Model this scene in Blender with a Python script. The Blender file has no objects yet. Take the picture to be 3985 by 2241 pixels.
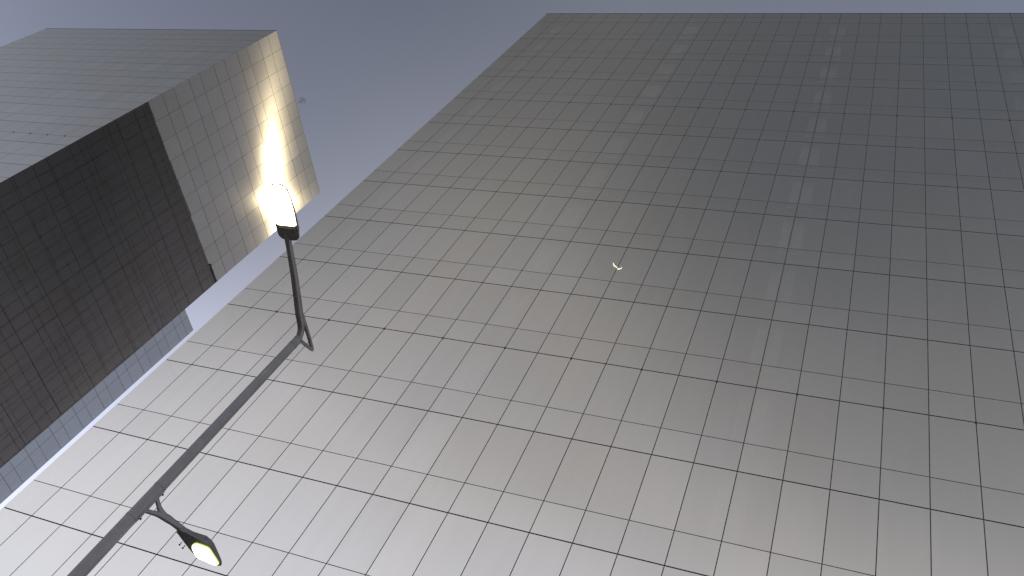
import bpy, bmesh, math, random
from mathutils import Vector, Matrix
random.seed(7)
scene = bpy.context.scene
COL = scene.collection

# ------------------------------------------------------------------ camera
CAM_POS = Vector((23.295, -18.230, 1.600))
CAM_R = Vector((0.92378726, 0.11102019, 0.36645820))
CAM_U = -Vector((0.11978180, 0.82522418, -0.55195776))
CAM_F = Vector((-0.36368862, 0.55378657, 0.74903339))
cd = bpy.data.cameras.new("camera")
cam = bpy.data.objects.new("camera", cd)
COL.objects.link(cam)
mw = Matrix.Identity(4)
for i in range(3):
    mw[i][0] = CAM_R[i]; mw[i][1] = CAM_U[i]; mw[i][2] = -CAM_F[i]; mw[i][3] = CAM_POS[i]
cam.matrix_world = mw
cd.sensor_width = 36.0
cd.lens = 36.0 * 3225.23 / 3985.0
cd.clip_start = 0.05
cd.clip_end = 30000
scene.camera = cam

# ------------------------------------------------------------------ light
SUN = Vector((0.6110, 0.4170, 0.6729)).normalized()      # direction to the sun
SUN_EL = math.asin(SUN.z)
SUN_AZ = math.atan2(SUN.x, SUN.y)
w = bpy.data.worlds.new("World")
scene.world = w
w.use_nodes = True
nt = w.node_tree
for n in list(nt.nodes): nt.nodes.remove(n)
def N(t, kind, **kw):
    n = t.nodes.new(kind)
    for k, v in kw.items(): setattr(n, k, v)
    return n
L = nt.links.new
sky = N(nt, 'ShaderNodeTexSky', sky_type='NISHITA', sun_disc=False, sun_elevation=SUN_EL, sun_rotation=SUN_AZ)
sky.air_density = 1.0; sky.dust_density = 0.15; sky.ozone_density = 1.2; sky.altitude = 50
# thin high haze: bright and milky towards the horizon all round, clearing overhead
tc = N(nt, 'ShaderNodeTexCoord'); sx = N(nt, 'ShaderNodeSeparateXYZ'); L(tc.outputs['Generated'], sx.inputs[0])
hz = N(nt, 'ShaderNodeValToRGB'); L(sx.outputs['Z'], hz.inputs[0])
HAZE = [(0.0, .80), (.309, .74), (.438, .66), (.56, .50), (.62, .41), (.70, .32), (.777, .265), (.84, .18), (.90, .125), (1.0, .10)]
r_ = hz.color_ramp; r_.interpolation = 'B_SPLINE'
while len(r_.elements) < len(HAZE): r_.elements.new(.5)
for e, (p_, v_) in zip(r_.elements, HAZE):
    e.position = p_; b_ = 1.22 - .33*min(1, max(0, (p_-.45)/.45)); e.color = (v_*(1.0+.03*(1.22-b_)/.33), v_*(1.005-.06*(1.22-b_)/.33), v_*b_, 1)
# faint uneven streaks in the haze
mpn = N(nt, 'ShaderNodeMapping'); mpn.inputs['Scale'].default_value = (1.2, 1.2, 3.0); L(tc.outputs['Generated'], mpn.inputs['Vector'])
hn = N(nt, 'ShaderNodeTexNoise'); hn.inputs['Scale'].default_value = 1.6; hn.inputs['Detail'].default_value = 5; L(mpn.outputs[0], hn.inputs['Vector'])
hm = N(nt, 'ShaderNodeMapRange'); hm.inputs['From Min'].default_value = .3; hm.inputs['From Max'].default_value = .7
hm.inputs['To Min'].default_value = .97; hm.inputs['To Max'].default_value = 1.03; L(hn.outputs['Fac'], hm.inputs['Value'])
hx = N(nt, 'ShaderNodeMix', data_type='RGBA', blend_type='MULTIPLY'); hx.inputs['Factor'].default_value = 1
L(hz.outputs[0], hx.inputs['A']); L(hm.outputs[0], hx.inputs['B'])
# darker patch added to the haze in the west, left of the left tower
vd = N(nt, 'ShaderNodeVectorMath', operation='DOT_PRODUCT'); L(tc.outputs['Generated'], vd.inputs[0])
vd.inputs[1].default_value = Vector((-.766, .0, .643)).normalized()
cl = N(nt, 'ShaderNodeMapRange', interpolation_type='SMOOTHERSTEP'); cl.inputs['From Min'].default_value = .76; cl.inputs['From Max'].default_value = 1.0
cl.inputs['To Min'].default_value = 1.0; cl.inputs['To Max'].default_value = .36; L(vd.outputs['Value'], cl.inputs['Value'])
hx2 = N(nt, 'ShaderNodeMix', data_type='RGBA', blend_type='MULTIPLY'); hx2.inputs['Factor'].default_value = 1
L(hx.outputs['Result'], hx2.inputs['A']); L(cl.outputs[0], hx2.inputs['B']); hx = hx2
# unseen darker patch high in the south, added to dim the right tower's reflection
vd = N(nt, 'ShaderNodeVectorMath', operation='DOT_PRODUCT'); L(tc.outputs['Generated'], vd.inputs[0])
vd.inputs[1].default_value = Vector((.14, -.46, .87)).normalized()
cl = N(nt, 'ShaderNodeMapRange', interpolation_type='SMOOTHERSTEP'); cl.inputs['From Min'].default_value = .87; cl.inputs['From Max'].default_value = 1.0
cl.inputs['To Min'].default_value = 1.0; cl.inputs['To Max'].default_value = .66; L(vd.outputs['Value'], cl.inputs['Value'])
hx2 = N(nt, 'ShaderNodeMix', data_type='RGBA', blend_type='MULTIPLY'); hx2.inputs['Factor'].default_value = 1
L(hx.outputs['Result'], hx2.inputs['A']); L(cl.outputs[0], hx2.inputs['B']); hx = hx2
bg = N(nt, 'ShaderNodeBackground'); bg.inputs['Strength'].default_value = 0.05
bh = N(nt, 'ShaderNodeBackground'); bh.inputs['Strength'].default_value = 1.10
ad = N(nt, 'ShaderNodeAddShader')
out = N(nt, 'ShaderNodeOutputWorld')
L(sky.outputs[0], bg.inputs[0]); L(hx.outputs['Result'], bh.inputs[0]); L(bg.outputs[0], ad.inputs[0]); L(bh.outputs[0], ad.inputs[1]); L(ad.outputs[0], out.inputs[0])

sl = bpy.data.lights.new("sun", 'SUN')
sl.energy = 3.0; sl.angle = math.radians(0.53); sl.color = (1.0, 0.85, 0.58)
so = bpy.data.objects.new("sun", sl); COL.objects.link(so)
so.rotation_euler = (-SUN).to_track_quat('-Z', 'Y').to_euler()
so.location = (60, 40, 80)

scene.view_settings.view_transform = 'Standard'
scene.view_settings.look = 'None'
scene.view_settings.gamma = 1.0
scene.view_settings.use_curve_mapping = False
scene.view_settings.exposure = 0.0
scene.render.engine = 'CYCLES'
scene.cycles.max_bounces = 10
scene.cycles.glossy_bounces = 6
scene.cycles.transparent_max_bounces = 12
scene.cycles.sample_clamp_indirect = 6.0
scene.cycles.filter_width = 1.5

# ------------------------------------------------------------------ helpers
def tag(o, label=None, cat=None, kind=None, group=None):
    if label: o['label'] = label
    if cat: o['category'] = cat
    if kind: o['kind'] = kind
    if group: o['group'] = group
    return o
def empty(name, loc):
    o = bpy.data.objects.new(name, None); COL.objects.link(o); o.location = loc; o.empty_display_size = .5
    return o
def link(name, me, mat, parent=None, loc=(0, 0, 0)):
    o = bpy.data.objects.new(name, me); COL.objects.link(o)
    if mat and not me.materials: me.materials.append(mat)
    if parent:
        o.parent = parent
        o.location = Vector(loc) - parent_world(parent)
    else:
        o.location = loc
    return o
def parent_world(p):
    v = Vector(p.location)
    while p.parent: p = p.parent; v += Vector(p.location)
    return v
class MB:
    def __init__(s): s.v = []; s.f = []
    def box(s, a, b):
        (x0, y0, z0), (x1, y1, z1) = a, b
        i = len(s.v)
        s.v += [(x0,y0,z0),(x1,y0,z0),(x1,y1,z0),(x0,y1,z0),(x0,y0,z1),(x1,y0,z1),(x1,y1,z1),(x0,y1,z1)]
        s.f += [(i,i+3,i+2,i+1),(i+4,i+5,i+6,i+7),(i,i+1,i+5,i+4),(i+1,i+2,i+6,i+5),(i+2,i+3,i+7,i+6),(i+3,i,i+4,i+7)]
    def mesh(s, name):
        m = bpy.data.meshes.new(name); m.from_pydata(s.v, [], s.f); m.update(); return m
def bm_obj(name, bm, mat, parent=None, loc=(0, 0, 0), smooth=False):
    me = bpy.data.meshes.new(name); bm.to_mesh(me); bm.free()
    if smooth:
        for p in me.polygons: p.use_smooth = True
        try: me.set_sharp_from_angle(angle=math.radians(40))
        except Exception: pass
    return link(name, me, mat, parent, loc)
def skin_tube(bm, pts, radii, seg=20, cap=True, up=Vector((0, 0, 1)), flat=None):
    """sweep of ellipses: radii = list of (side radius, up radius)"""
    rings = []
    for i, p in enumerate(pts):
        a = pts[max(i-1, 0)]; b = pts[min(i+1, len(pts)-1)]
        t = (b-a).normalized()
        s = t.cross(up)
        s = s.normalized() if s.length > 1e-4 else Vector((1, 0, 0))
        u = s.cross(t).normalized()
        r = radii[i]
        if not isinstance(r, tuple): r = (r, r)
        rings.append([bm.verts.new(p + s*(r[0]*math.cos(2*math.pi*k/seg)) + u*(r[1]*math.sin(2*math.pi*k/seg))) for k in range(seg)])
    for a, b in zip(rings, rings[1:]):
        for k in range(seg):
            bm.faces.new((a[k], a[(k+1) % seg], b[(k+1) % seg], b[k]))
    if cap:
        bm.faces.new(list(reversed(rings[0]))); bm.faces.new(rings[-1])
    return rings

# ------------------------------------------------------------------ materials
def mat(name):
    m = bpy.data.materials.new(name); m.use_nodes = True
    t = m.node_tree
    for n in list(t.nodes): t.nodes.remove(n)
    o = N(t, 'ShaderNodeOutputMaterial')
    return m, t, o
def principled(name, col, rough=.5, metal=0., noise=None, bump=None, spec=.5):
    m, t, o = mat(name)
    p = N(t, 'ShaderNodeBsdfPrincipled')
    p.inputs['Base Color'].default_value = (*col, 1); p.inputs['Roughness'].default_value = rough
    p.inputs['Metallic'].default_value = metal
    p.inputs['Specular IOR Level'].default_value = spec
    t.links.new(p.outputs[0], o.inputs[0])
    if noise:
        sc, amt = noise
        g = N(t, 'ShaderNodeNewGeometry'); n = N(t, 'ShaderNodeTexNoise'); n.inputs['Scale'].default_value = sc; n.inputs['Detail'].default_value = 6
        t.links.new(g.outputs['Position'], n.inputs['Vector'])
        r = N(t, 'ShaderNodeMapRange'); r.inputs['To Min'].default_value = 1-amt; r.inputs['To Max'].default_value = 1+amt
        r.inputs['From Min'].default_value = .3; r.inputs['From Max'].default_value = .7
        t.links.new(n.outputs['Fac'], r.inputs['Value'])
        x = N(t, 'ShaderNodeMix', data_type='RGBA', blend_type='MULTIPLY'); x.inputs['Factor'].default_value = 1
        x.inputs['A'].default_value = (*col, 1)
        t.links.new(r.outputs[0], x.inputs['B']); t.links.new(x.outputs['Result'], p.inputs['Base Color'])
        if bump:
            b = N(t, 'ShaderNodeBump'); b.inputs['Strength'].default_value = bump; b.inputs['Distance'].default_value = .01
            t.links.new(n.outputs['Fac'], b.inputs['Height']); t.links.new(b.outputs[0], p.inputs['Normal'])
    return m

def coated_glass(name, tint, reflect, through, rough=.012, glint=None, wave=0.0006, haze=0.0):
    """mirror-coated facade glass: sharp reflection over a dim see-through layer,
    with the faint wave and pane to pane difference of real sheets"""
    m, t, o = mat(name)
    ln = t.links.new
    g = N(t, 'ShaderNodeNewGeometry'); oi = N(t, 'ShaderNodeObjectInfo')
    # slow colour drift over the facade and a small step between panes
    n1 = N(t, 'ShaderNodeTexNoise'); n1.inputs['Scale'].default_value = .16; n1.inputs['Detail'].default_value = 3
    ln(g.outputs['Position'], n1.inputs['Vector'])
    cr = N(t, 'ShaderNodeValToRGB')
    cr.color_ramp.elements[0].position = .35; cr.color_ramp.elements[0].color = (tint[0]*.992, tint[1]*1.0, tint[2]*1.02, 1)
    cr.color_ramp.elements[1].position = .65; cr.color_ramp.elements[1].color = (tint[0]*1.0, tint[1]*.995, tint[2]*.98, 1)
    ln(n1.outputs['Fac'], cr.inputs[0])
    mr = N(t, 'ShaderNodeMapRange'); mr.inputs['To Min'].default_value = .935; mr.inputs['To Max'].default_value = 1.0
    ln(oi.outputs['Random'], mr.inputs['Value'])
    mx = N(t, 'ShaderNodeMix', data_type='RGBA', blend_type='MULTIPLY'); mx.inputs['Factor'].default_value = 1
    ln(cr.outputs[0], mx.inputs['A']); ln(mr.outputs[0], mx.inputs['B'])
    # dust streaks running down the panes
    mp = N(t, 'ShaderNodeMapping'); mp.inputs['Scale'].default_value = (2.2, 2.2, .22)
    ln(g.outputs['Position'], mp.inputs['Vector'])
    n3 = N(t, 'ShaderNodeTexNoise'); n3.inputs['Scale'].default_value = 1.4; n3.inputs['Detail'].default_value = 5
    ln(mp.outputs[0], n3.inputs['Vector'])
    m3 = N(t, 'ShaderNodeMapRange'); m3.inputs['From Min'].default_value = .35; m3.inputs['From Max'].default_value = .75
    m3.inputs['To Min'].default_value = 1.0; m3.inputs['To Max'].default_value = .965
    ln(n3.outputs['Fac'], m3.inputs['Value'])
    mx2 = N(t, 'ShaderNodeMix', data_type='RGBA', blend_type='MULTIPLY'); mx2.inputs['Factor'].default_value = 1
    ln(mx.outputs['Result'], mx2.inputs['A']); ln(m3.outputs[0], mx2.inputs['B'])
    gl = N(t, 'ShaderNodeBsdfAnisotropic'); gl.inputs['Roughness'].default_value = rough
    ln(mx2.outputs['Result'], gl.inputs['Color'])
    if wave:
        n2 = N(t, 'ShaderNodeTexNoise'); n2.inputs['Scale'].default_value = .9; n2.inputs['Detail'].default_value = 2
        ln(g.outputs['Position'], n2.inputs['Vector'])
        b = N(t, 'ShaderNodeBump'); b.inputs['Strength'].default_value = 1; b.inputs['Distance'].default_value = wave
        ln(n2.outputs['Fac'], b.inputs['Height']); ln(b.outputs[0], gl.inputs['Normal'])
    surf = gl.outputs[0]
    if glint:
        wgt, rgh, tang = glint
        g2 = N(t, 'ShaderNodeBsdfAnisotropic', distribution='GGX'); g2.inputs['Roughness'].default_value = rgh
        g2.inputs['Anisotropy'].default_value = .72
        cv = N(t, 'ShaderNodeCombineXYZ')
        for i in range(3): cv.inputs[i].default_value = tang[i]
        ln(cv.outputs[0], g2.inputs['Tangent'])
        ln(mx2.outputs['Result'], g2.inputs['Color'])
        ms = N(t, 'ShaderNodeMixShader'); ms.inputs[0].default_value = wgt
        ln(surf, ms.inputs[1]); ln(g2.outputs[0], ms.inputs[2]); surf = ms.outputs[0]
    tr = N(t, 'ShaderNodeBsdfTransparent'); tr.inputs['Color'].default_value = (*through, 1)
    ms = N(t, 'ShaderNodeMixShader')
    lw = N(t, 'ShaderNodeLayerWeight'); lw.inputs['Blend'].default_value = .5
    fr_ = N(t, 'ShaderNodeMapRange'); fr_.inputs['From Min'].default_value = .25; fr_.inputs['From Max'].default_value = .8
    fr_.inputs['To Min'].default_value = reflect[0]; fr_.inputs['To Max'].default_value = reflect[1]
    ln(lw.outputs['Facing'], fr_.inputs['Value']); ln(fr_.outputs[0], ms.inputs[0])
    ln(tr.outputs[0], ms.inputs[1]); ln(surf, ms.inputs[2])
    ln(ms.outputs[0], o.inputs[0])
    return m

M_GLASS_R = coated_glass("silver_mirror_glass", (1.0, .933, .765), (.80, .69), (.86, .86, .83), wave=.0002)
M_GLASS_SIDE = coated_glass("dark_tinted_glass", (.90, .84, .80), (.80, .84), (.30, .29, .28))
M_GLASS_L = coated_glass("grey_mirror_glass", (.82, .772, .66), (.17, 1.0), (.20, .20, .20), rough=.02,
                         glint=(.028, .130, (0, 0.4198, 0.9076)))
M_FRAME = principled("black_anodised_frame", (.12, .113, .11), .6, 0, (3, .25))
M_CORE = principled("dark_interior_wall", (.06, .058, .055), .9, 0, (.7, .3))
M_SPAN = principled("grey_spandrel_board", (.10, .10, .10), .9, 0, (.8, .2))
M_SLAB = principled("concrete_slab", (.16, .155, .15), .9, 0, (1.5, .2))
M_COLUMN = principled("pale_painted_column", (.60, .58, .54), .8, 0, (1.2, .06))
M_COLUMN_DULL = principled("dimmer_column", (.38, .37, .34), .8, 0, (1.2, .06))  # dimmer copy of the column colour, so the outer ones show fainter
M_ROOF = principled("roof_membrane", (.25, .25, .24), .9, 0, (1.0, .2))
M_CAP = principled("dark_metal_coping", (.07, .07, .07), .6, .0, (2, .15))
M_POLE = principled("grey_painted_steel", (.18, .165, .155), .36, .2, (7, .12), .08, .5)
M_HEAD = principled("dark_grey_cast_aluminium", (.12, .11, .105), .5, 0, (22, .3), .2)
M_BOLT = principled("dull_bolt_steel", (.12, .12, .12), .5, .7)

# ------------------------------------------------------------------ facades
def project(p):
    d = Vector(p) - CAM_POS
    z = d.dot(CAM_F)
    if z < .1: return None
    f = 3225.23/3985*1024
    return 512 + f*d.dot(CAM_R)/z, 288 - f*d.dot(CAM_U)/z
def area_in_view(corners):
    q = [project(c) for c in corners]
    if any(x is None for x in q): return 0
    cx = [min(max(x[0], 0), 1024) for x in q]; cy = [min(max(x[1], 0), 576) for x in q]
    if max(cx) - min(cx) < 1 or max(cy) - min(cy) < .5: return 0
    return abs(sum(cx[i]*cy[(i+1) % 4] - cx[(i+1) % 4]*cy[i] for i in range(4)))/2

class Facade:
    """grid of separate panes on a wall; local x = right as seen from outside, local -y = outwards"""
    def __init__(s, origin, angle, ulines, zlines, ugap, zgaps, glass, depth=.03):
        s.o = Vector(origin); s.a = angle; s.u = ulines; s.z = zlines; s.ug = ugap; s.zg = zgaps; s.glass = glass; s.d = depth
        s.rot = Matrix.Rotation(angle, 4, 'Z')
    def world(s, x, y, z):
        return s.o + (s.rot @ Vector((x, y, 0))) + Vector((0, 0, z))
    def panes(s):
        out = []
        for i in range(len(s.u)-1):
            for j in range(len(s.z)-1):
                x0 = s.u[i] + (s.ug/2 if i else .012); x1 = s.u[i+1] - (s.ug/2 if i < len(s.u)-2 else .012)
                z0 = s.z[j] + s.zg[j]/2; z1 = s.z[j+1] - s.zg[j+1]/2
                cs = [s.world(x0, 0, z0), s.world(x1, 0, z0), s.world(x1, 0, z1), s.world(x0, 0, z1)]
                nrm = s.rot @ Vector((0, -1, 0))
                facing = (CAM_POS - cs[0]).dot(nrm) > 0
                out.append((area_in_view(cs) if facing else 0, s, x0, x1, z0, z1))
        return out
    def bars(s, mb_world):
        w = .10
        for i, x in enumerate(s.u):
            a, b = x-w/2, x+w/2
            if i == 0: a, b = x+.016, x+.11
            if i == len(s.u)-1: a, b = x-.11, x-.016
            s._box(mb_world, (a, s.d+.006, s.z[0]), (b, .15, s.z[-1]-.02))
        for z in s.z[:-1]:
            s._box(mb_world, (s.u[0]+.12, s.d+.010, z-w/2), (s.u[-1]-.12, .145, z+w/2))
        z = s.z[-1]
        s._box(mb_world, (s.u[0]+.12, s.d+.010, z-.13), (s.u[-1]-.12, .145, z-.03))
    def _box(s, mb, a, b):
        i = len(mb.v)
        mb.box(a, b)
        mb.v[i:] = [tuple(s.world(*v)) for v in mb.v[i:]]

_pmesh = {}
def pane_mesh(w, h, d, mat_, bow):
    k = (round(w, 4), round(h, 4), mat_.name)
    if k not in _pmesh:
        x, z = w/2, h/2
        v = [(-x,0,-z),(x,0,-z),(x,0,z),(-x,0,z),(-x,d,-z),(x,d,-z),(x,d,z),(-x,d,z)]
        f = [(0,1,2,3),(1,0,4,5),(2,1,5,6),(3,2,6,7),(0,3,7,4)]
        me = bpy.data.meshes.new("glass_pane"); me.from_pydata(v, [], f)
        me.materials.append(mat_); me.materials.append(M_FRAME)
        for p in me.polygons[1:]: p.material_index = 1
        _pmesh[k] = me
    return _pmesh[k]

def build_panes(root, facades, limit=296, tilt=.0007):
    allp = []
    for f in facades: allp += f.panes()
    allp.sort(key=lambda t: -t[0])
    ind = [p for p in allp[:limit] if p[0] > 6]
    rest = allp[len(ind):]
    base = parent_world(root)
    for a, f, x0, x1, z0, z1 in ind:
        me = pane_mesh(x1-x0, z1-z0, f.d, f.glass, 0)
        o = bpy.data.objects.new("glass_pane", me); COL.objects.link(o); o.parent = root
        o.rotation_euler = (random.gauss(0, tilt*.6), 0, f.a + random.gauss(0, tilt*.6))
        o.location = f.world((x0+x1)/2, 0, (z0+z1)/2) - base
    # the remaining panes: smaller in view, behind or out of the frame
    byg = {}
    for p in rest: byg.setdefault(p[1].glass.name, []).append(p)
    bm_v = []; bm_f = []; bm_m = []; mats = [M_FRAME]
    for gname, lst in byg.items():
        mats.append(bpy.data.materials[gname]); mi = len(mats)-1
        for a, f, x0, x1, z0, z1 in lst:
            i = len(bm_v); d = f.d
            c = ((x0+x1)/2, (z0+z1)/2)
            ta, tb = random.gauss(0, tilt*.6), random.gauss(0, tilt*.6)
            for (x, z) in ((x0,z0),(x1,z0),(x1,z1),(x0,z1)):
                bm_v.append(f.world(x, (x-c[0])*ta+(z-c[1])*tb, z)-base)
            for (x, z) in ((x0,z0),(x1,z0),(x1,z1),(x0,z1)):
                bm_v.append(f.world(x, d, z)-base)
            bm_f += [(i,i+1,i+2,i+3),(i+1,i,i+4,i+5),(i+2,i+1,i+5,i+6),(i+3,i+2,i+6,i+7),(i,i+3,i+7,i+4)]
            bm_m += [mi, 0, 0, 0, 0]
    me = bpy.data.meshes.new("glass_panes"); me.from_pydata([tuple(v) for v in bm_v], [], bm_f)
    for m_ in mats: me.materials.append(m_)
    me.polygons.foreach_set('material_index', bm_m)
    o = bpy.data.objects.new("glass_panes", me); COL.objects.link(o); o.parent = root
    o['kind'] = 'stuff'
    return len(ind)

def local(mb, root):
    b = parent_world(root); mb.v = [tuple(Vector(v)-b) for v in mb.v]; return mb
def add_part(name, mb, m, root):
    local(mb, root)
    me = mb.mesh(name); me.materials.append(m)
    o = bpy.data.objects.new(name, me); COL.objects.link(o); o.parent = root
    return o

# ------------------------------------------------------------------ ground
mb = MB(); mb.box((-900, -900, -.5), (900, 900, 0.0))
M_GROUND = principled("asphalt", (.05, .05, .05), .9, 0, (3, .25), .4)
M_PAVE = principled("concrete_paving", (.27, .26, .245), .85, 0, (1.5, .18), .3)
g = link("road", mb.mesh("road"), M_GROUND); tag(g, kind='structure')
mb = MB(); mb.box((-80, -24, .004), (90, 80, .13))
g = link("pavement", mb.mesh("pavement"), M_PAVE); tag(g, kind='structure')
mb = MB()
x = -80
while x < 90:
    mb.box((x, -24.16, .004), (x+.99, -24.004, .14)); x += 1.0
g = link("kerb", mb.mesh("kerb"), principled("kerb_stone", (.33, .32, .30), .85, 0, (4, .2), .3)); tag(g, kind='structure')

# ------------------------------------------------------------------ right-hand tower
BASE_Z = 11.395
UW = 1.25                 # pane width
ST = 3.7414               # storey height
SH = 1.1755               # short pane height
TOP = 62.11
def storey_lines(z0, st, sh, kmin, kmax, top, zfirst, big, small):
    zl = []; gp = []
    for k in range(kmin, kmax+1):
        for off, gw in ((0, big), (sh, small)):
            z = z0 + k*st + off
            if z > zfirst + .3 and z < top - .25: zl.append(z); gp.append(gw)
    return [zfirst]+zl+[top], [0.02]+gp+[0.02]
zl, zg = storey_lines(BASE_Z, ST, SH, -3, 14, TOP, .18, .040, .024)
NC = 34
RX = NC*UW
RD = 42.5
rt = empty("glass_tower", (RX/2, RD/2, 0))
tag(rt, "tall glass tower filling the right side, silver mirror panes in a thin dark grid", "office tower")
fr = Facade((0, 0, 0), 0, [i*UW for i in range(NC+1)], zl, .027, zg, M_GLASS_R)
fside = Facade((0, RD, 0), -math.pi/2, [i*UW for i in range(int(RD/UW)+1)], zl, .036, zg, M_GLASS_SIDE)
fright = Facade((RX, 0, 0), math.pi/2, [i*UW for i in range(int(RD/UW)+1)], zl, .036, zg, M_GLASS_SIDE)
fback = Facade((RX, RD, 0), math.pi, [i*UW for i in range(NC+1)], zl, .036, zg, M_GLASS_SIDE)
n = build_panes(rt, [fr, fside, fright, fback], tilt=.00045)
mb = MB()
for f in (fr, fside, fright, fback): f.bars(mb)
add_part("frame", mb, M_FRAME, rt)
ROOM = 7.0
mb = MB(); mb.box((.9, ROOM, .15), (RX-.9, RD-.3, TOP-.6)); mb.box((.30, .9, .15), (.36, RD-.3, TOP-.6)); mb.box((RX-.36, .9, .15), (RX-.30, RD-.3, TOP-.6))
mb.box((.35, RD-.29, .16), (RX-.35, RD-.26, TOP-.62))
add_part("inner_wall", mb, M_CORE, rt)
mb = MB()
for k in range(-3, 14):
    z = BASE_Z + k*ST
    mb.box((.38, .22, z+.06), (RX-.38, .27, min(z+SH-.06, TOP-.7)))
add_part("spandrel_board", mb, M_SPAN, rt)
for k in range(-2, 14):
    z = BASE_Z + k*ST
    mb = MB(); mb.box((.40, .29, z+.45), (RX-.40, ROOM-.01, z+.75))
    add_part("floor_slab", mb, M_SLAB, rt)
for uc in (1.55, 9.32, 17.0, 24.75, 32.5):
    mb = MB()
    for k in range(-3, 14):
        z0 = BASE_Z + k*ST + .76 if k > -3 else .15
        z1 = BASE_Z + (k+1)*ST + .44 if k < 13 else TOP-.7
        mb.box((uc*UW-.44, .29, z0), (uc*UW+.44, 1.1, z1))
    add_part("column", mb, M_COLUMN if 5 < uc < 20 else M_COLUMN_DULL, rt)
mb = MB(); mb.box((.02, .02, TOP-.02), (RX-.02, 28.9, TOP+.03)); add_part("roof", mb, M_ROOF, rt)
mb = MB(); mb.box((.03, 28.95, TOP-.02), (RX-.03, RD-.02, TOP+.42)); add_part("roof_upstand", mb, M_CAP, rt)
mb = MB()
mb.box((-.012, -.012, TOP-.012), (RX+.012, .25, TOP+.045)); mb.box((-.010, .252, TOP-.01), (.25, 28.9, TOP+.043))
mb.box((RX-.25, .252, TOP-.01), (RX+.010, 28.9, TOP+.043))
add_part("coping", mb, M_CAP, rt)
mb = MB(); mb.box((18.95*UW, .12, BASE_Z+ST+SH-.9), (20.0*UW-.05, .15, BASE_Z+ST+SH+.42)); mb.box((20.0*UW+.05, .12, BASE_Z+ST+SH-.9), (20.9*UW, .15, BASE_Z+ST+SH+.1))
add_part("roller_blind", mb, principled("cream_blind", (.30, .30, .28), .9, 0, (2, .1)), rt)
# small access anchors sitting on the joints of every sixth storey
def anchor(root, p, rot):
    b = MB(); b.box((-.024, -.03, -.034), (.024, .034, .034)); b.box((-.013, -.045, -.014), (.013, -.03, .014))
    key = "anchor_mesh"
    me = bpy.data.meshes.get(key) or b.mesh(key)
    if not me.materials: me.materials.append(M_FRAME)
    o = bpy.data.objects.new("anchor", me); COL.objects.link(o); o.parent = root
    o.location = Vector(p) - parent_world(root); o.rotation_euler = (0, 0, rot)
for k in (-3, 3, 9):
    for u in range(2, NC, 2):
        anchor(rt, (u*UW, 0, BASE_Z + k*ST), 0)

# ------------------------------------------------------------------ left-hand tower
LT = 57.6
LX, LXB, LD = -22.2, -48.75, 15.1
S2, H2 = 2.85, 1.22
Z2 = 20.88 + 11.395 - 10*2.85
zl2, zg2 = storey_lines(Z2, S2, H2, -1, 20, LT, .18, .032, .024)
lt = empty("glass_tower", ((LX+LXB)/2, LD/2, 0))
tag(lt, "grey glass tower at upper left, one face pale, the other darkly mirroring its neighbour", "office tower")
pw = LD/10; pw1 = (LX-LXB)/17
f2 = Facade((LX, 0, 0), math.pi/2, [i*pw for i in range(11)], zl2, .020, zg2, M_GLASS_L)
f1 = Facade((LXB, 0, 0), 0, [i*pw1 for i in range(18)], zl2, .017, zg2, M_GLASS_L)
f3 = Facade((LXB, LD, 0), -math.pi/2, [i*pw for i in range(11)], zl2, .02, zg2, M_GLASS_L)
f4 = Facade((LX, LD, 0), math.pi, [i*pw1 for i in range(18)], zl2, .017, zg2, M_GLASS_L)
build_panes(lt, [f1, f2, f3, f4], tilt=.0009)
mb = MB()
for f in (f1, f2, f3, f4): f.bars(mb)
add_part("frame", mb, M_FRAME, lt)
mb = MB(); mb.box((LXB+.3, .3, .15), (LX-.3, LD-.3, LT-.3)); add_part("inner_wall", mb, M_CORE, lt)
mb = MB(); mb.box((LXB+.02, .02, LT-.02), (LX-.02, LD-.02, LT+.03)); add_part("roof", mb, M_ROOF, lt)
mb = MB()
mb.box((LXB-.01, -.01, LT-.01), (LX+.01, .2, LT+.04)); mb.box((LX-.2, .202, LT-.012), (LX+.008, LD-.202, LT+.038))
mb.box((LXB-.01, LD-.2, LT-.01), (LX+.01, LD+.01, LT+.04)); mb.box((LXB-.008, .202, LT-.012), (LXB+.2, LD-.202, LT+.038))
add_part("coping", mb, M_CAP, lt)
for i in range(1, 17):
    anchor(lt, (LXB+i*pw1, 0, Z2 + 14*S2 - S2*0 + H2 - 0.0), 0) if False else anchor(lt, (LXB+i*pw1, 0, 24.9+11.395+.05), 0)

# antenna on the roof, behind the edge
at = empty("roof_antenna", (-24.2, 7.55, LT+.03))
tag(at, "thin aerial mast with short crossbars standing on the left tower's roof edge", "antenna")
def rod(bm, a, b, r, seg=8): skin_tube(bm, [Vector(a), Vector(b)], [r, r], seg, True, Vector((0, 0, 1)) if abs(a[2]-b[2]) < .5*abs(a[0]-b[0])+.5*abs(a[1]-b[1])+1e-6 else Vector((0, 1, 0)))
bm = bmesh.new(); rod(bm, (0, 0, 0), (0, 0, 3.8), .035); bm_obj("mast", bm, M_FRAME, at, at.location)
for zz, ln_ in ((3.65, .42), (3.4, .5), (3.1, .36)):
    bm = bmesh.new(); rod(bm, (-ln_*.5, -ln_*.5, zz), (ln_*.5, ln_*.5, zz), .022); bm_obj("crossbar", bm, M_FRAME, at, at.location)

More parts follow.
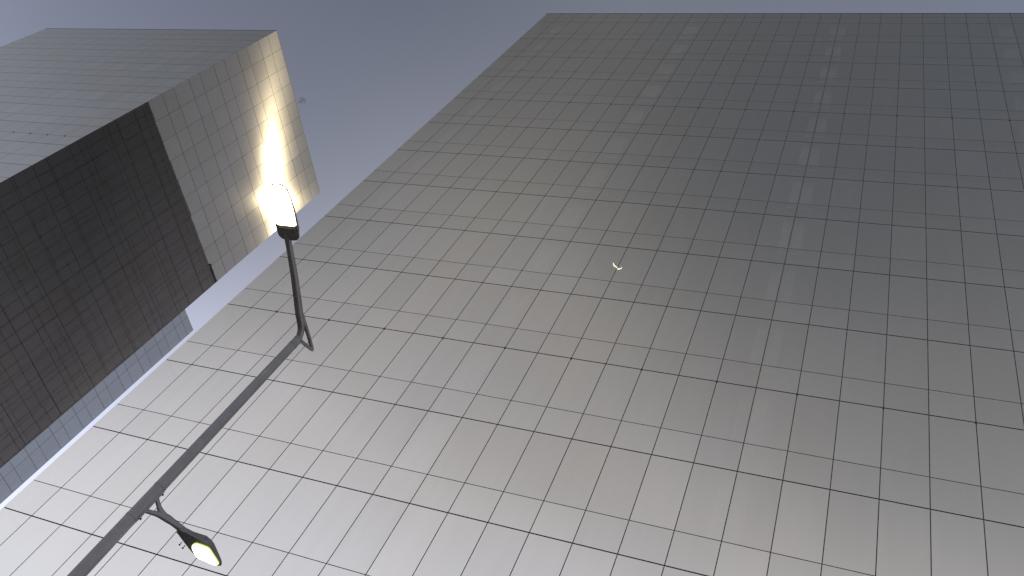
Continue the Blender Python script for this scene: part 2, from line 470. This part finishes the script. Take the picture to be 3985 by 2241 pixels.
# ------------------------------------------------------------------ tower behind
BX, BY0, BY1, BT = -44.4, 20.5, 34.3, 56.7
bt = empty("glass_tower", (BX-9, (BY0+BY1)/2, 0))
tag(bt, "narrow light grey strip of a farther glass tower showing past the left tower's edge", "office tower")
S3, H3 = 2.89, 1.22
Z3 = 54.5 - 18*S3
zl3, zg3 = storey_lines(Z3, S3, H3, 0, 20, BT, .18, .04, .028)
pw3 = 1.53
nl = 9
BY0 = BY1 - nl*pw3
M_GLASS_B = coated_glass("blue_grey_mirror_glass", (.66, .67, .655), (.32, .56), (.20, .20, .20))
# first pane next to the corner is a little wider
ul = [i*pw3 for i in range(nl)] + [nl*pw3]; ul[-2] = nl*pw3 - 1.95
fb1 = Facade((BX, BY0, 0), math.pi/2, ul, zl3, .026, zg3, M_GLASS_B)
fb2 = Facade((BX-18, BY0, 0), 0, [i*1.5 for i in range(13)], zl3, .03, zg3, M_GLASS_B)
fb3 = Facade((BX-18, BY1, 0), -math.pi/2, [i*pw3 for i in range(nl+1)], zl3, .03, zg3, M_GLASS_B)
fb4 = Facade((BX, BY1, 0), math.pi, [i*1.5 for i in range(13)], zl3, .03, zg3, M_GLASS_B)
build_panes(bt, [fb1, fb2, fb3, fb4], tilt=.0009)
mb = MB()
for f in (fb1, fb2, fb3, fb4): f.bars(mb)
add_part("frame", mb, M_FRAME, bt)
mb = MB(); mb.box((BX-17.7, BY0+.3, .15), (BX-.3, BY1-.3, BT-.3)); add_part("inner_wall", mb, M_CORE, bt)
mb = MB(); mb.box((BX-17.98, BY0+.02, BT-.02), (BX-.02, BY1-.02, BT+.03)); add_part("roof", mb, M_ROOF, bt)

# ------------------------------------------------------------------ street lamp
PX, PY = 17.5503, -12.6630
sp = empty("street_lamp", (PX, PY, .13))
tag(sp, "grey steel street lamp with two arms, lower head lit, before the right tower", "street lamp")
def pt(phi, h, w, z):
    """point in the frame of an arm: h along it, w to its right, z above the ground"""
    a = math.radians(phi)
    return Vector((PX + h*math.sin(a) + w*math.cos(a), PY + h*math.cos(a) - w*math.sin(a), z))
def to_obj(name, bm, m, parent, smooth=True):
    b = parent_world(parent)
    for v in bm.verts: v.co -= b
    bmesh.ops.recalc_face_normals(bm, faces=bm.faces)
    me = bpy.data.meshes.new(name); bm.to_mesh(me); bm.free(); me.materials.append(m)
    if smooth:
        for p in me.polygons: p.use_smooth = True
        me.set_sharp_from_angle(angle=math.radians(38))
    o = bpy.data.objects.new(name, me); COL.objects.link(o); o.parent = parent
    return o
bm = bmesh.new()
zs = [.13, 1.0, 2.5, 4.0, 5.5, 7.0, 7.585]
skin_tube(bm, [Vector((PX, PY, z)) for z in zs], [.078 - .0037*z for z in zs], 40, True, Vector((0, 1, 0)))
to_obj("pole", bm, M_POLE, sp)
bm = bmesh.new()
skin_tube(bm, [Vector((PX, PY, 7.583)), Vector((PX, PY, 7.60)), Vector((PX, PY, 7.607))], [.052, .052, .046], 40, True, Vector((0, 1, 0)))
to_obj("pole_cap", bm, M_POLE, sp)
for zc in (4.86, 5.24, 7.48):
    bm = bmesh.new(); r_c = .0785-.0037*zc
    skin_tube(bm, [Vector((PX, PY, zc-.011)), Vector((PX, PY, zc+.011))], [r_c+.002, r_c+.002], 40, True, Vector((0, 1, 0)))
    to_obj("clamp_band", bm, M_POLE, sp)
bm = bmesh.new(); bmesh.ops.create_cube(bm, size=1, matrix=Matrix.Translation((PX, PY, .142)) @ Matrix.Diagonal((.36, .36, .022, 1)))
bmesh.ops.bevel(bm, geom=[e for e in bm.edges if abs((e.verts[0].co-e.verts[1].co).z) > .01], offset=.04, segments=3, affect='EDGES')
to_obj("base_plate", bm, M_POLE, sp)
for sx in (-1, 1):
    for sy in (-1, 1):
        bm = bmesh.new(); skin_tube(bm, [Vector((PX+sx*.13, PY+sy*.13, .150)), Vector((PX+sx*.13, PY+sy*.13, .20))], [.016, .016], 6, True, Vector((0, 1, 0)))
        to_obj("bolt", bm, M_BOLT, sp, False)

def flat_arm(bm, phi, stations, t):
    """stations: (h, z, half height, half thickness)"""
    pts = [pt(phi, s[0], 0, s[1]) for s in stations]
    side = Vector((math.cos(math.radians(phi)), -math.sin(math.radians(phi)), 0))
    rings = []
    seg = 16
    for i, p in enumerate(pts):
        a = pts[max(i-1, 0)]; b = pts[min(i+1, len(pts)-1)]
        tt = (b-a).normalized(); u = side.cross(tt).normalized()
        hh, ht = stations[i][2], stations[i][3]
        ring = []
        for k in range(seg):
            an = 2*math.pi*k/seg
            c, s_ = math.cos(an), math.sin(an)
            e = .55
            ring.append(bm.verts.new(p + side*(ht*math.copysign(abs(c)**e, c)) + u*(hh*math.copysign(abs(s_)**e, s_))))
        rings.append(ring)
    for a, b in zip(rings, rings[1:]):
        for k in range(seg): bm.faces.new((a[k], a[(k+1) % seg], b[(k+1) % seg], b[k]))
    bm.faces.new(list(reversed(rings[0]))); bm.faces.new(rings[-1])

def smooth_path(keys, n=14):
    """Catmull-Rom through the key stations"""
    out = []
    for i in range(len(keys)-1):
        p0 = keys[max(i-1, 0)]; p1 = keys[i]; p2 = keys[i+1]; p3 = keys[min(i+2, len(keys)-1)]
        for j in range(n):
            t = j/n
            out.append(tuple(.5*((2*b)+(-a+c)*t+(2*a-5*b+4*c-d)*t*t+(-a+3*b-3*c+d)*t**3) for a, b, c, d in zip(p0, p1, p2, p3)))
    out.append(tuple(keys[-1])); return out

def head_mesh(bm, phi, h0, w0, z0, rise, outline, ht, neck):
    """lamp housing: flat underside with the outline, swelling to a rounded back; rise = slope"""
    def P(h, w_, dz): return pt(phi, h0+h, w0+w_, z0+rise*h+dz)
    n_ = len(outline)
    levels = [(1.0, 0.0), (1.012, .010), (1.0, ht*.45), (.95, ht*.78), (.78, ht*.98), (.40, ht*1.05)]
    cxh = sum(o[0] for o in outline)/n_
    rings = []
    for sc, dz in levels:
        ring = []
        for (h, w_) in outline:
            hh = cxh + (h-cxh)*sc
            ln_h = max(o[0] for o in outline); k = (1.0 if h > .10 else .75) * (1 - .62*max(0, h/ln_h-.40)/.60)
            ring.append(bm.verts.new(P(hh, w_*sc, dz*k)))
        rings.append(ring)
    for a, b in zip(rings, rings[1:]):
        for k in range(n_): bm.faces.new((a[k], a[(k+1) % n_], b[(k+1) % n_], b[k]))
    bm.faces.new(list(reversed(rings[0]))); bm.faces.new(rings[-1])
    return P

# outline of a housing seen from below (h along, w across): a pointed diamond for the lower head, a blunt slab for the upper
def mirror(half): return [(h, w_) for h, w_ in half] + [(h, -w_) for h, w_ in reversed(half)]
OUT = mirror([(0, .045), (.025, .052), (.10, .095), (.20, .145), (.27, .174), (.295, .178), (.32, .170), (.38, .130), (.44, .088), (.485, .055), (.507, .033), (.517, .012)])
LENS = mirror([(.185, .030), (.200, .072), (.25, .120), (.29, .150), (.312, .153), (.33, .146), (.39, .106), (.45, .066), (.488, .036), (.498, .012)])
PLATE = mirror([(.045, .045), (.085, .066), (.15, .098), (.172, .085)])
OUT_U = mirror([(0, .055), (.012, .092), (.04, .118), (.12, .128), (.30, .130), (.45, .122), (.53, .100), (.565, .070), (.58, .030)])
LENS_U = mirror([(.150, .090), (.170, .122), (.30, .127), (.445, .119), (.522, .098), (.558, .068), (.573, .030)])
PLATE_U = mirror([(.03, .085), (.06, .100), (.13, .105)])
M_LENS, t_, o_ = mat("lit_led_lens")
em = N(t_, 'ShaderNodeEmission'); em.inputs['Strength'].default_value = 5.0
gg = N(t_, 'ShaderNodeNewGeometry'); vn = N(t_, 'ShaderNodeTexVoronoi'); vn.inputs['Scale'].default_value = 26
t_.links.new(gg.outputs['Position'], vn.inputs['Vector'])
rr = N(t_, 'ShaderNodeValToRGB'); rr.color_ramp.elements[0].color = (1, .97, .80, 1); rr.color_ramp.elements[1].color = (.95, .90, .55, 1)
t_.links.new(vn.outputs['Distance'], rr.inputs[0]); t_.links.new(rr.outputs[0], em.inputs['Color']); t_.links.new(em.outputs[0], o_.inputs[0])
M_LENS_EDGE, t_, o_ = mat("lit_lens_edge")
em = N(t_, 'ShaderNodeEmission'); em.inputs['Color'].default_value = (1, .95, .56, 1); em.inputs['Strength'].default_value = 2.0
t_.links.new(em.outputs[0], o_.inputs[0])
M_RIM, t_, o_ = mat("lit_lens_rim")
em = N(t_, 'ShaderNodeEmission'); em.inputs['Color'].default_value = (.78, .85, .22, 1); em.inputs['Strength'].default_value = 1.0
t_.links.new(em.outputs[0], o_.inputs[0])

def build_head(phi, h0, w0, z0, rise, scale, OUT=OUT, LENS=LENS, PLATE=PLATE, ht=.088, rim_mat=None):
    out_ = [(h*scale, w_*scale) for h, w_ in OUT]
    bm = bmesh.new()
    P = head_mesh(bm, phi, h0, w0, z0, rise, out_, ht*scale, None)
    hd = to_obj("lamp_head", bm, M_HEAD, sp)
    # lens, slightly below the underside
    bm = bmesh.new()
    a = [bm.verts.new(P(h*scale, w_*scale, .004)) for h, w_ in LENS]
    c = sum(h for h, _ in LENS)/len(LENS)
    b = [bm.verts.new(P((c+(h-c)*.965)*scale, w_*.965*scale, -.010)) for h, w_ in LENS]
    for k in range(len(a)): bm.faces.new((a[k], a[(k+1) % len(a)], b[(k+1) % len(a)], b[k]))
    rim = to_obj("lens_rim", bm, rim_mat or M_RIM, hd, False)
    bm = bmesh.new()
    b = [bm.verts.new(P((c+(h-c)*.965)*scale, w_*.965*scale, -.0105)) for h, w_ in LENS]
    d = [bm.verts.new(P((c+(h-c)*.86)*scale, w_*.86*scale, -.022)) for h, w_ in LENS]
    for k in range(len(b)): bm.faces.new((b[k], b[(k+1) % len(b)], d[(k+1) % len(b)], d[k]))
    bm.faces.new(d)
    le = to_obj("lens", bm, M_LENS, hd, False)
    le.data.materials.append(rim_mat or M_LENS_EDGE)
    for p in le.data.polygons[:len(b)]: p.material_index = 1
    # driver cover plate, its hinge seam and two hanging screws
    bm = bmesh.new()
    pl = PLATE
    a = [bm.verts.new(P(h*scale, w_*scale, .002)) for h, w_ in pl]; b = [bm.verts.new(P(h*scale, w_*scale*.96, -.008)) for h, w_ in pl]
    for k in range(len(a)): bm.faces.new((a[k], a[(k+1) % len(a)], b[(k+1) % len(a)], b[k]))
    bm.faces.new(b)
    to_obj("cover_plate", bm, M_HEAD, hd, False)
    for hh in (.105, .150):
        bm = bmesh.new()
        q = P(hh*scale, -(.10+hh*.33)*scale, .004)
        skin_tube(bm, [q, q-Vector((0, 0, .030)), q-Vector((0, 0, .030)), q-Vector((0, 0, .040))], [.004, .004, .009, .009], 10, True, Vector((0, 1, 0)))
        to_obj("screw", bm, M_BOLT, hd)
    return hd

# lower arm: two legs from a plate on the pole, joining into one tapering arm
PH = 42.5
bm = bmesh.new()
for v in bmesh.ops.create_cube(bm, size=1)['verts']:
    v.co = pt(PH, .050 + v.co.y*.028, v.co.x*.07, 5.05 + v.co.z*.36)
bmesh.ops.bevel(bm, geom=bm.edges[:], offset=.008, segments=2, affect='EDGES')
to_obj("mounting_plate", bm, M_POLE, sp)
for zz in (4.90, 5.20):
    bm = bmesh.new(); skin_tube(bm, [pt(PH, .06, 0, zz), pt(PH, .078, 0, zz)], [.011, .011], 6); to_obj("bolt", bm, M_BOLT, sp, False)
bm = bmesh.new()
flat_arm(bm, PH, smooth_path([(.055, 5.135, .019, .019), (.11, 5.098, .020, .020), (.165, 5.070, .026, .021), (.24, 5.056, .030, .022)]), 0)
flat_arm(bm, PH, smooth_path([(.055, 4.985, .020, .0185), (.11, 5.010, .021, .0195), (.165, 5.036, .028, .0205), (.24, 5.056, .0365, .0225), (.32, 5.064, .031, .024), (.40, 5.066, .030, .030), (.45, 5.066, .030, .036)]), 0)
to_obj("lower_arm", bm, M_POLE, sp)
build_head(PH, .405, 0, 5.030, .012, 1.0)

# upper arm: forked foot on the pole top, sweeping up to the head
PU = 180.0
bm = bmesh.new()
flat_arm(bm, PU, smooth_path([(-.02, 7.57, .034, .036), (.08, 7.69, .034, .036), (.28, 7.740, .042, .037), (.468, 7.785, .040, .037), (.736, 7.845, .036, .035), (1.02, 7.895, .032, .032), (1.25, 7.93, .030, .034)]), 0)
flat_arm(bm, PU, smooth_path([(-.285, 7.765, .020, .020), (-.10, 7.775, .020, .020), (.08, 7.772, .022, .022), (.26, 7.765, .026, .024)]), 0)
flat_arm(bm, PU, smooth_path([(.0, 7.60, .020, .020), (-.15, 7.68, .020, .020), (-.290, 7.765, .020, .020)]), 0)
to_obj("upper_arm", bm, M_POLE, sp)
build_head(PU, 1.17, -.035, 7.90, .10, 1.15, OUT_U, LENS_U, PLATE_U, .040, M_LENS)

# ------------------------------------------------------------------ moon, mirrored in the right tower's glass
mdir = Vector((-.24765, -.53931, .80487)).normalized()
ex = Vector((2.936e-4, -.1297e-4, .8106e-4)); ey = Vector((-.3450e-4, 2.5874e-4, 1.6215e-4))
DIST = 9000.0
outer = [(-17, 7.5), (-16.5, 2), (-16, -5), (-12, -9.5), (-6, -13), (-1, -15.5), (3, -16.3), (9, -15.3), (13.5, -12.5), (15.5, -9), (17, -6)]
inner = [(-17, 7.5), (-14.6, 1.5), (-12.5, -3), (-9, -7), (-4.5, -10.5), (0, -12.2), (5, -12.8), (9.5, -12.2), (13, -10.2), (15, -7.8), (17, -6)]
outer = [(x+9, y+3) for x, y in outer]; inner = [(x+9, y+3) for x, y in inner]
bm = bmesh.new()
A = [bm.verts.new(mdir*DIST + (ex*x + ey*y)*DIST) for x, y in outer]
B = [bm.verts.new(mdir*(DIST-6) + (ex*(o[0]+i_[0])/2 + ey*(o[1]+i_[1])/2)*DIST) for o, i_ in zip(outer, inner)]
Cc = [bm.verts.new(mdir*DIST + (ex*x + ey*y)*DIST) for x, y in inner]
for a, b in ((A, B), (B, Cc)):
    for k in range(len(a)-1):
        try: bm.faces.new((a[k], a[k+1], b[k+1], b[k]))
        except ValueError: pass
M_MOON, t_, o_ = mat("glowing_moon_crescent")
em = N(t_, 'ShaderNodeEmission'); em.inputs['Color'].default_value = (1, .97, .84, 1); em.inputs['Strength'].default_value = 2.6  # glow stands in for sunlight on the moon; only its lit crescent is modelled
t_.links.new(em.outputs[0], o_.inputs[0])
me = bpy.data.meshes.new("moon"); bm.to_mesh(me); bm.free(); me.materials.append(M_MOON)
mo = bpy.data.objects.new("moon", me); COL.objects.link(mo); tag(mo, kind='structure')
print("panes", n)
